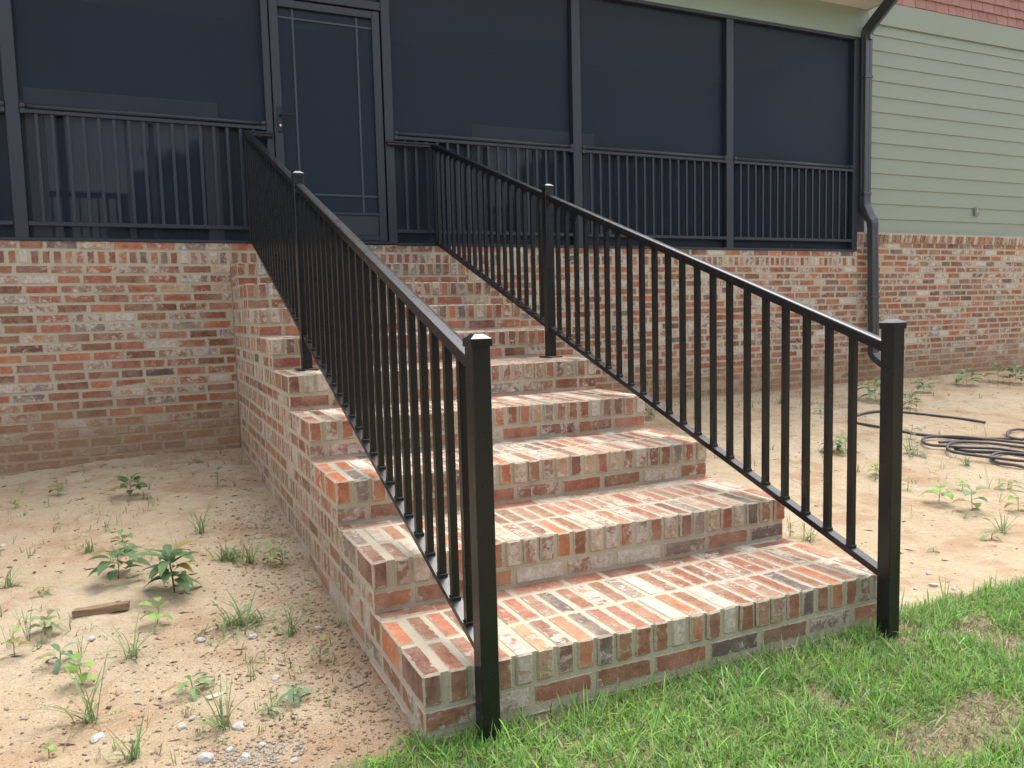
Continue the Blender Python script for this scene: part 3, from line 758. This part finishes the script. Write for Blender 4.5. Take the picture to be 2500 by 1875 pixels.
# ------------------------------------------------------------------ weeds
GR = {'d': (.135, .24, .10), 'm': (.24, .37, .15), 'b': (.32, .50, .13), 'p': (.33, .40, .20), 's': (.21, .36, .20)}
def leaf_mesh(L, Wd, shape, droop, r):
    """one leaf along +X, folded on its midrib"""
    n = 6; vs = []; fs = []
    for i in range(n+1):
        t = i/n
        if shape == 'lance': w = math.sin(math.pi*min(1, t*.98+.02))**.8*(1-.35*t)
        elif shape == 'round': w = math.sqrt(max(0, 1-(2*t-1)**2))*.95+.03
        else: w = (abs(math.sin(math.pi*(t*.9+.08)))**.7)*(1.0 if i % 2 else .72)
        w = w*Wd/2 if 0 < i < n else .001
        x = L*t*math.cos(droop*t*.5); z = -L*t*math.sin(droop*t*.5)
        vs += [(x, -w, z+w*.35+r.uniform(-.001, .001)), (x, 0, z), (x, w, z+w*.35+r.uniform(-.001, .001))]
    for i in range(n):
        a = i*3; fs += [(a, a+3, a+4, a+1), (a+1, a+4, a+5, a+2)]
    me = bpy.data.meshes.new('leaf'); me.from_pydata(vs, [], fs); me.shade_smooth(); me.materials.append(LEAFM); return me
def weed(px, py, kind, size, tone, label, seed):
    size *= {'tuft': 1.3, 'clump': 1.3, 'thin': 1.15, 'lobed': .95, 'round': 1.05}.get(kind, 1.35)*(.85 if px > 1500 else 1)
    r = random.Random(seed); p = at(px, py); col = GR[tone]; g = 'weeds sprouting in the sandy soil'
    if kind == 'tuft' or kind == 'thin' or kind == 'clump':
        n = {'tuft': 26, 'thin': 6, 'clump': 60}[kind]; rg = np.random.default_rng(seed)
        L = size*rg.uniform(.45, 1.05, n); sp = {'tuft': .010, 'thin': .006, 'clump': size*.22}[kind]
        P0 = np.stack([rg.normal(0, sp, n), rg.normal(0, sp, n), np.full(n, -.003)], 1)
        tilt = np.abs(rg.normal({'tuft': .55, 'thin': .22, 'clump': .75}[kind], .3, n)); curl = rg.uniform(.1, 1.5 if kind != 'thin' else .6, n)
        c = np.array(col)[None]*rg.uniform(.7, 1.3, (n, 1)); c[rg.random(n) > .85] = (.33, .27, .14)
        o = link('grass_tuft', blades('grass_tuft', P0, L, (.0045 if kind != 'clump' else .007)*rg.uniform(.7, 1.2, n)*(.6 if kind == 'thin' else 1), rg.uniform(0, 6.28, n), tilt, curl, c, GRASSM, 5), None, None, p)
        return tag(o, label, 'grass tuft', 'grass tufts in the sandy soil')
    root = tag(empty('weed', p), label, 'weed', g)
    lean = Vector((r.uniform(-.15, .15), r.uniform(-.15, .15), 1)).normalized(); hgt = size*(.70 if kind == 'big' else .62 if kind == 'broad' else .85)
    if kind == 'low': hgt = size*.35
    path = [p+Vector((0,0,-.01)), p+lean*hgt*.5+Vector((r.uniform(-.004,.004), 0, 0)), p+lean*hgt]
    rr = .0035 if kind == 'big' else .0016
    st = MB().sweep([(rr*math.cos(t*math.pi/3), rr*math.sin(t*math.pi/3)) for t in range(6)], path, up=Y).build('stem', LEAFM, root, True)
    st.color = (col[0]*1.2+.05, col[1]*.8, col[2], 1)
    nl, L, Wf, shp = {'big': (22, .60, .46, 'lance'), 'broad': (14, .58, .62, 'lance'), 'lobed': (7, .55, .95, 'lobed'), 'round': (4, .42, .95, 'round'), 'low': (9, .6, .30, 'lance')}[kind]
    for i in range(nl):
        f = (i+.5)/nl; a = i*2.4+r.uniform(-.4, .4); hh = hgt*(.25+.75*f)
        l = size*L*r.uniform(.75, 1.15)*(1.05-.5*abs(f-.45)); el = (.15+.55*f+r.uniform(-.15, .2))*(1 if kind != 'low' else .6)
        o = bpy.data.objects.new('leaf', leaf_mesh(l, l*Wf, shp, r.uniform(.6, 1.5), r)); C.objects.link(o); o.parent = root
        off = (p+lean*hh)-p; d = Vector((math.cos(a)*math.cos(el), math.sin(a)*math.cos(el), math.sin(el)))
        pet = d*l*(.12 if kind in ('big', 'low') else .35)
        o.location = off+pet
        xax = d; yax = Z.cross(xax).normalized(); zax = xax.cross(yax)
        o.rotation_euler = Matrix((xax, yax, zax)).transposed().to_euler()
        v = r.uniform(.7, 1.25); o.color = (col[0]*v, col[1]*v, col[2]*v, 1)
        if r.random() < .10: o.color = (.46*v, .36*v, .12*v, 1)
        if kind not in ('big', 'low'):
            pt = MB().sweep([(.0009*math.cos(t*math.pi/2), .0009*math.sin(t*math.pi/2)) for t in range(4)], [p+off, p+off+pet*.5+Vector((0,0,.002)), p+off+pet*1.02], up=Vector((.3,.2,.9)).normalized()).build('stalk', LEAFM, root)
            pt.color = st.color
    return root
WEEDS = [
 (427,1449,'big',.17,'d','largest dark green broad leaved weed standing in the sand right of the wood chunk'),
 (289,1416,'broad',.13,'d','dark green broad leaved weed just left of the largest weed'),
 (306,1347,'lobed',.10,'m','seedling with lobed leaves rising behind the two dark green weeds'),
 (489,1300,'tuft',.17,'m','tall sprawling grass plant midway between the largest weed and the wall corner'),
 (611,1376,'tuft',.11,'m','dense fine grass tuft left of the pair of seedlings by the stair flank'),
 (560,1368,'clump',.08,'m','short broad bladed grass behind the largest weed toward the stairs'),
 (662,1383,'lobed',.09,'b','bright seedling with big lobed leaves beside the fine grass tuft near the stair flank'),
 (690,1380,'round',.07,'s','small upright seedling next to the flank of the stairs'),
 (593,1528,'clump',.13,'m','widest low clump of crabgrass between the wood chunk and the stairs'),
 (709,1550,'tuft',.12,'m','upright grass tuft right of the wide crabgrass clump'),
 (383,1528,'lobed',.10,'b','bright green seedling directly below the largest weed'),
 (324,1604,'tuft',.16,'m','long bladed grass plant in front of the bright seedling and below the wood chunk'),
 (35,1602,'round',.09,'b','bright round leaved seedling at the left picture edge'),
 (20,1580,'thin',.17,'m','tall thin grass at the left picture edge behind the round leaves'),
 (72,1561,'thin',.15,'m','second tall thin grass a hand right of the left picture edge'),
 (110,1548,'broad',.07,'p','pale small weed left of the wood chunk'),
 (145,1622,'low',.11,'s','flat grey green rosette left of the long bladed grass'),
 (203,1673,'lobed',.09,'b','bright seedling below the flat rosette'),
 (217,1760,'tuft',.17,'m','sprawling grass plant with long arching blades near the lower left'),
 (546,1781,'tuft',.13,'m','grass plant growing beside the rounded grey stone'),
 (467,1691,'low',.10,'m','low weed with narrow leaves above the grey stones'),
 (615,1666,'thin',.09,'m','small grass sprout left of the pointed stone'),
 (718,1713,'low',.09,'s','pale weed with small leaflets right of the pointed stone'),
 (658,1749,'low',.05,'m','tiny leafy sprout below the pointed stone'),
 (781,1622,'round',.08,'s','seedling close to the foot of the stair flank'),
 (325,1854,'tuft',.11,'m','grass plant at the bottom edge right of the white rock'),
 (119,1839,'round',.05,'b','single bright leaf lying near the bottom left corner'),
 (20,1430,'tuft',.09,'m','ragged grass at the left edge above the tall thin grasses'),
 (105,1450,'low',.06,'m','small sprout beside a pale chip left of the wood chunk'),
 (195,1590,'thin',.06,'m','thin sprout under the wood chunk'),
 (37,1240,'lobed',.06,'b','bright seedling left of its twin on the slope below the wall'),
 (121,1240,'round',.05,'b','bright seedling right of its twin on the slope below the wall'),
 (142,1210,'lobed',.09,'m','slender seedling with a leafy top close to the left wall'),
 (53,1208,'thin',.12,'p','thin pale grass stalks closest to the left wall'),
 (319,1217,'broad',.12,'d','umbrella shaped weed in front of the left wall'),
 (359,1219,'low',.05,'d','tiny dark sprout beside the umbrella shaped weed'),
 (258,1300,'thin',.12,'m','grass stalks in the middle of the left sand slope'),
 (292,1282,'thin',.10,'p','leaning dry grass stalks right of the middle stalks'),
 (366,1194,'thin',.06,'p','thin dry stalks near the foot of the left wall'),
 (481,1130,'low',.07,'m','small bushy weed against the left wall near the inside corner'),
 (217,1350,'tuft',.06,'m','short splayed grass tuft above the dark green weeds'),
 (531,1191,'round',.11,'m','weed with two large pointed leaves in front of the inside corner'),
 (574,1187,'thin',.07,'p','brown stalks in the inside corner between wall and stairs'),
 (589,1135,'thin',.10,'m','thin weed growing at the inside corner of wall and stairs'),
 (430,1343,'thin',.15,'m','tall single grass stem above the largest weed'),
 (370,1368,'thin',.06,'p','small curled sprout above the largest weed'),
 (2138,964,'broad',.24,'s','leafy weed below the foot of the downspout'),
 (2217,976,'broad',.17,'m','weed just right of the right railing post near the wall'),
 (2254,958,'broad',.15,'s','weed by the right wall right of the downspout foot'),
 (2360,942,'broad',.20,'m','bushy weed against the right wall above the eroded step'),
 (2437,935,'lobed',.28,'m','tall weed against the right wall near the picture edge'),
 (2480,938,'broad',.22,'s','rightmost weed against the right wall'),
 (2223,1108,'tuft',.14,'m','grass tuft left of the hose coil beside the railing post'),
 (2221,1072,'round',.14,'s','large leaved weed touching the hose beside the railing post'),
 (2083,1033,'round',.13,'m','weed in the bend of the hose between the railing posts'),
 (2138,1164,'lobed',.11,'b','bright weed left of the right railing post'),
 (2066,1103,'broad',.12,'m','leafy weed seen between the last balusters'),
 (2292,1231,'lobed',.16,'b','bright lobed weed right of the right railing post'),
 (2350,1197,'lobed',.09,'b','small bright weed between the two larger lobed weeds'),
 (2374,1250,'lobed',.17,'m','largest lobed weed in the sand below the hose coil'),
 (2486,1248,'lobed',.12,'b','bright weed at the right picture edge below the hose coil'),
 (2446,1302,'tuft',.13,'m','grass tuft at the right picture edge nearest the lawn'),
 (2359,1134,'tuft',.10,'m','grass tuft growing through the loops of the hose coil'),
 (2411,1192,'thin',.18,'m','tall thin grass below the hose coil'),
 (2444,1228,'thin',.15,'p','dry stalk below the hose coil near the right edge'),
 (2301,1148,'thin',.13,'m','thin stalks left below the hose coil'),
 (2240,1112,'low',.14,'s','creeping weed spreading under the left end of the hose coil'),
 (2460,1195,'low',.14,'m','creeping weed under the right end of the hose coil'),
 (2411,1070,'thin',.20,'m','tall grass behind the end of the hose'),
 (1833,1134,'thin',.14,'m','grass sprout behind the middle balusters of the right railing'),
 (2010,1134,'thin',.16,'m','tall sprout behind the balusters left of the last three'),
 (1930,1311,'thin',.14,'m','spiky grass beside the second step'),
 (1970,1322,'tuft',.09,'m','fine grass tuft beside the bottom step'),
 (1818,1068,'round',.09,'b','bright leaf behind the balusters near the fourth step'),
 (2032,1108,'broad',.13,'m','leafy weed behind the last balusters of the right railing'),
 (1583,1022,'broad',.12,'m','weed sprouting beside the end of the fourth step'),
 (1780,1072,'round',.08,'m','small seedling beside the third step'),
 (1905,985,'tuft',.12,'m','grass in front of the right wall behind the railing'),
 (1760,955,'thin',.14,'m','thin sprout against the right wall behind the balusters'),
 (2000,1010,'low',.14,'m','low weed in the sand left of the hose end'),
 (1880,1200,'low',.07,'m','tiny weed beside the third step seen through the railing'),
 (2420,1320,'low',.10,'m','low weed in the sand close to the right lawn edge'),
 (2215,1195,'round',.08,'s','small seedling at the right side of the right railing post'),
 (2280,1350,'low',.05,'p','pale sprout between the lobed weeds and the lawn'),
]
for i, w in enumerate(WEEDS): weed(*w, 100+i)

# sparse seedlings and dead stalks between the weeds
def sprouts(name, n, box, seed, hmul, label, bias):
    r = np.random.default_rng(seed); P_ = []; c_ = []
    while len(P_) < n:
        cx_, cy_ = r.uniform(box[0], box[1]), r.uniform(box[2], box[3])
        if nz(cx_, cy_, 1.6, seed)+bias(cx_, cy_) < .12: continue
        k_ = r.integers(2, 9); tone = r.random()
        for _ in range(k_):
            x, y = cx_+r.normal(0, .007), cy_+r.normal(0, .007)
            P_.append((x, y, H(x, y)-.002))
            c_.append(np.array((.40, .31, .19) if tone < .4 else (.28, .40, .15))*r.uniform(.6, 1.2))
    P_ = np.array(P_); c_ = np.array(c_); n = len(P_)
    o = link(name, blades(name, P_, r.uniform(.010, .060, n)*hmul, .0026*r.uniform(.6, 1.6, n)*hmul**.5, r.uniform(0, 6.28, n), np.abs(r.normal(.8, .45, n)), r.uniform(-.6, 1.2, n), c_, GRASSM, 3))
    return tag(o, label, kind='stuff')
sprouts('sprouts', 1500, (-1.8, -.03, .2, 4.2), 41, 1.0, 'sparse tiny seedlings and dead stalks on the left sand', lambda x, y: .05)
sprouts('sprouts', 2600, (1.8, 9.5, .25, 4.3), 42, 1.5, 'sparse seedlings and dead stalks on the right sand', lambda x, y: .28*(y > 3.3)-.02)

# ------------------------------------------------------------------ stones, wood, litter
def rock(name, p, s, m, seed, flat=.6):
    r = random.Random(seed); bm = bmesh.new(); bmesh.ops.create_icosphere(bm, subdivisions=2, radius=1)
    o = Vector((r.random()*9, r.random()*9, r.random()*9))
    for v in bm.verts:
        k = 1+.35*noise.noise(v.co*1.3+o)+.18*noise.noise(v.co*3.1+o); v.co *= k; v.co.z *= flat; v.co.x *= 1.15
    me = bpy.data.meshes.new(name); bm.to_mesh(me); bm.free(); me.materials.append(m)
    ob = bpy.data.objects.new(name, me); C.objects.link(ob); ob.scale = (s, s, s); ob.location = p+Vector((0, 0, s*flat*.35)); ob.rotation_euler = (r.uniform(-.3,.3), r.uniform(-.3,.3), r.uniform(0, 6))
    return ob
STONES = [(221,1561,.018,'pale stone beneath the right end of the wood chunk'),(492,1564,.016,'upright pale stone left of the wide crabgrass clump'),(618,1555,.019,'pale crumbly stone under the wide crabgrass clump'),
 (778,1537,.019,'pale stone against the foot of the stair flank'),(673,1662,.014,'pointed grey stone alone in the sand near the stair foot'),(239,1800,.022,'whitest rock near the bottom left'),
 (582,1778,.020,'rounded smooth grey stone beside a grass plant'),(445,1778,.015,'dull grey stone left of the rounded grey stone'),(470,1761,.011,'small white stone just above the dull grey stone'),
 (501,1861,.022,'large white rock at the bottom edge'),(336,1687,.010,'small white flake in the middle of the lower sand'),(9,1336,.013,'white stone at the left picture edge on the slope'),
 (560,1830,.012,'broken grey stone at the top of the gravel patch'),(600,1845,.014,'flat grey stone in the middle of the gravel patch'),(640,1818,.010,'small stone on the right of the gravel patch'),
 (718,1860,.012,'lone stone right of the gravel patch at the bottom edge'),(2268,1404,.013,'small white stone right of the right railing post'),(2236,1437,.011,'tiny white stone by the foot of the right railing post'),
 (2278,1432,.019,'larger white rock by the lawn edge right of the railing post'),(1950,1303,.012,'pale stone beside the second step behind the railing'),(2330,1440,.012,'white stone half hidden at the lawn edge')]
for i, (a_, b_, s, lb) in enumerate(STONES): tag(rock('stone', at(a_, b_), s*.85, STONE, 500+i), lb, 'stone', 'pale stones lying on the sand')
ck = MB().box(-.030, .030, -.010, .010, 0, .006, .002).build('chip', simple('cream_chip', (.62, .56, .42), .8)); ck.location = at(528,1704); ck.rotation_euler = (0, .12, .5)
tag(ck, 'flat cream wood chip among the stones', 'wood chip')
# wood chunk
bm = bmesh.new(); bmesh.ops.create_cube(bm, size=1); bmesh.ops.subdivide_edges(bm, edges=bm.edges, cuts=5, use_grid_fill=True)
for v in bm.verts:
    v.co.x *= .19; v.co.y *= .045; v.co.z *= .026; e = abs(v.co.x)/.095
    v.co.y *= 1-.35*e**3; v.co += Vector((.010*noise.noise(v.co*22), .004*noise.noise((v.co.x*8, v.co.y*90, v.co.z*90)), .005*noise.noise((v.co.x*14, v.co.y*80, 3))))
me = bpy.data.meshes.new('wood_chunk'); bm.to_mesh(me); bm.free(); me.materials.append(WOOD)
wc = bpy.data.objects.new('wood_chunk', me); C.objects.link(wc); wc.location = at(248,1500)+Vector((0,0,.011)); wc.rotation_euler = (0, -.03, -.12)
tag(wc, 'brown splintered piece of wood lying on the sand', 'wood')
# loose litter and gravel
def scatter(name, n, pts, smin, smax, m, seed, label, flat=.5, long=1.0):
    r = np.random.default_rng(seed); base = np.array([(1,0,0),(-1,0,0),(0,1,0),(0,-1,0),(0,0,1),(0,0,-1)], float)
    fc = np.array([(0,2,4),(2,1,4),(1,3,4),(3,0,4),(2,0,5),(1,2,5),(3,1,5),(0,3,5)])
    P = np.array([pts(r) for _ in range(n)]); s = smin+(smax-smin)*r.random(n)**2.5
    V = base[None]*(1+r.uniform(-.35, .35, (n,6,1)))*s[:,None,None]; V[:,:,2] *= flat; V[:,:,0] *= 1+(long-1)*r.random((n,1))
    a = r.uniform(0, 6.28, n); x = V[:,:,0]*np.cos(a)[:,None]-V[:,:,1]*np.sin(a)[:,None]; y = V[:,:,0]*np.sin(a)[:,None]+V[:,:,1]*np.cos(a)[:,None]
    V[:,:,0] = x; V[:,:,1] = y; V += P[:,None]; V[:,:,2] += (s*flat*.4)[:,None]
    return tag(link(name, np_mesh(name, V.reshape(-1,3), (fc[None]+(np.arange(n)*6)[:,None,None]).reshape(-1,3), m)), label, kind='stuff')
g0 = at(600, 1850)
def gpt(r):
    x, y = g0.x+r.normal(0, .085), g0.y-.02+r.normal(0, .055); return (x, y, H(x, y))
scatter('gravel', 900, gpt, .0015, .008, simple('dusty_gravel', (.37, .32, .255), .95, nscale=60, namt=.4), 31, 'patch of fine grey gravel in the sand beside the stair foot', .6)
def lpt(r):
    while True:
        x, y = (r.uniform(-1.9, -.02), r.uniform(.1, 4.3)) if r.random() < .5 else (r.uniform(1.78, 8), r.uniform(.1, 4.3))
        if r.random() < .4+.6*(nz(x, y, 2.5, 8) > 0): return (x, y, H(x, y))
scatter('litter', 3400, lpt, .0015, .0075, DEBR, 32, 'dark bits of bark and stubble strewn over the sand', .35, 4)
def cpt(r):
    while True:
        x = -abs(r.normal(0, .22))-.01; y = r.uniform(-.1, 2.6)
        if r.random() < .7: return (x, y, H(x, y))
scatter('clods', 2600, cpt, .002, .008, SAND, 33, 'loose sandy clods along the flank of the stairs', .75)
def cp2(r):
    x, y = r.uniform(-1.3, 0), r.uniform(.1, 1.2)
    return (x, y, H(x, y))
scatter('clods', 2600, cp2, .0015, .006, SAND, 34, 'crumbly sand surface in the lower left foreground', .75)

# ------------------------------------------------------------------ hose
hose = MB()
def hp_(lst, lift):
    pts = [at(2050+a_*.2037, 850+b_*.2037)+Vector((0, 0, .011+lift)) for a_, b_ in lst]
    out = []
    for i in range(len(pts)-1):        # Catmull-Rom
        p0 = pts[max(0, i-1)]; p1 = pts[i]; p2 = pts[i+1]; p3 = pts[min(len(pts)-1, i+2)]
        for k_ in range(6):
            t = k_/6; out.append(.5*((2*p1)+(p2-p0)*t+(2*p0-5*p1+4*p2-p3)*t*t+(3*p1-p0-3*p2+p3)*t**3))
    out.append(pts[-1]); hose.sweep([(.0105*math.cos(t*math.pi/5), .0105*math.sin(t*math.pi/5)) for t in range(10)], out)
hp_([(1750,905),(1500,872),(1210,838),(900,798),(700,780),(500,775),(310,797),(150,850),(120,885),(200,910),(500,970),(900,1035),(1200,1068),(1500,1088),(1900,1100),(2400,1118),(2700,1170),(2750,1260),(2500,1300),(2209,1290),(1900,1272),(1600,1252),(1450,1235),(1380,1215)], .0)
hp_([(2700,1230),(2209,1170),(1700,1112),(1400,1095),(1200,1088),(1040,1100),(990,1130),(1010,1165),(1100,1195),(1260,1215),(1500,1235),(1900,1262),(2300,1300),(2700,1330)], .016)
hp_([(2750,1310),(2209,1240),(1850,1200),(1600,1178),(1430,1172),(1320,1195),(1285,1240),(1320,1285),(1450,1325),(1650,1352),(1900,1385),(2209,1420),(2600,1440)], .026)
hp_([(2650,1500),(2350,1480),(2100,1445),(1900,1400),(1820,1355),(1840,1310),(1950,1288),(2150,1300),(2500,1340)], .008)
hp_([(2600,1020),(2300,1000),(2120,1002),(2020,1030),(2010,1075),(2060,1110),(2200,1130)], .008)
hp_([(1190,1150),(1300,1145),(1500,1140),(1800,1160),(2209,1210),(2600,1260)], .010)
tag(hose.build('garden_hose', HOSE, smooth=True), 'black rubber hose lying in a loose coil on the sand', 'hose')

# ------------------------------------------------------------------ woods behind the photographer, mirrored in the porch windows
r = np.random.default_rng(77); n = 9000
cx = r.uniform(-45, 60, n); hgt = 7.5+2.5*np.sin(cx*.33)+1.4*np.sin(cx*.9+1); zc = hgt*r.random(n)**.7; yc = -27+r.normal(0, 2.2, n)
ctr = np.stack([cx, yc, zc-.6], 1); a1 = r.normal(size=(n,3)); a1 /= np.linalg.norm(a1, axis=1)[:,None]; a2 = np.cross(a1, r.normal(size=(n,3))); a2 /= np.linalg.norm(a2, axis=1)[:,None]
s = r.uniform(.25, .7, n)[:,None]
V = np.stack([ctr-a1*s-a2*s, ctr+a1*s-a2*s, ctr+a1*s+a2*s, ctr-a1*s+a2*s], 1).reshape(-1,3)
cc = np.repeat(np.array([(.05,.085,.03,1)])*r.uniform(.6,1.5,(n,1)), 4, 0)
tag(link('woods', np_mesh('woods', V, np.arange(4*n).reshape(-1,4), GRASSM, False, cc)), 'line of dark green woods far behind the photographer', kind='stuff')
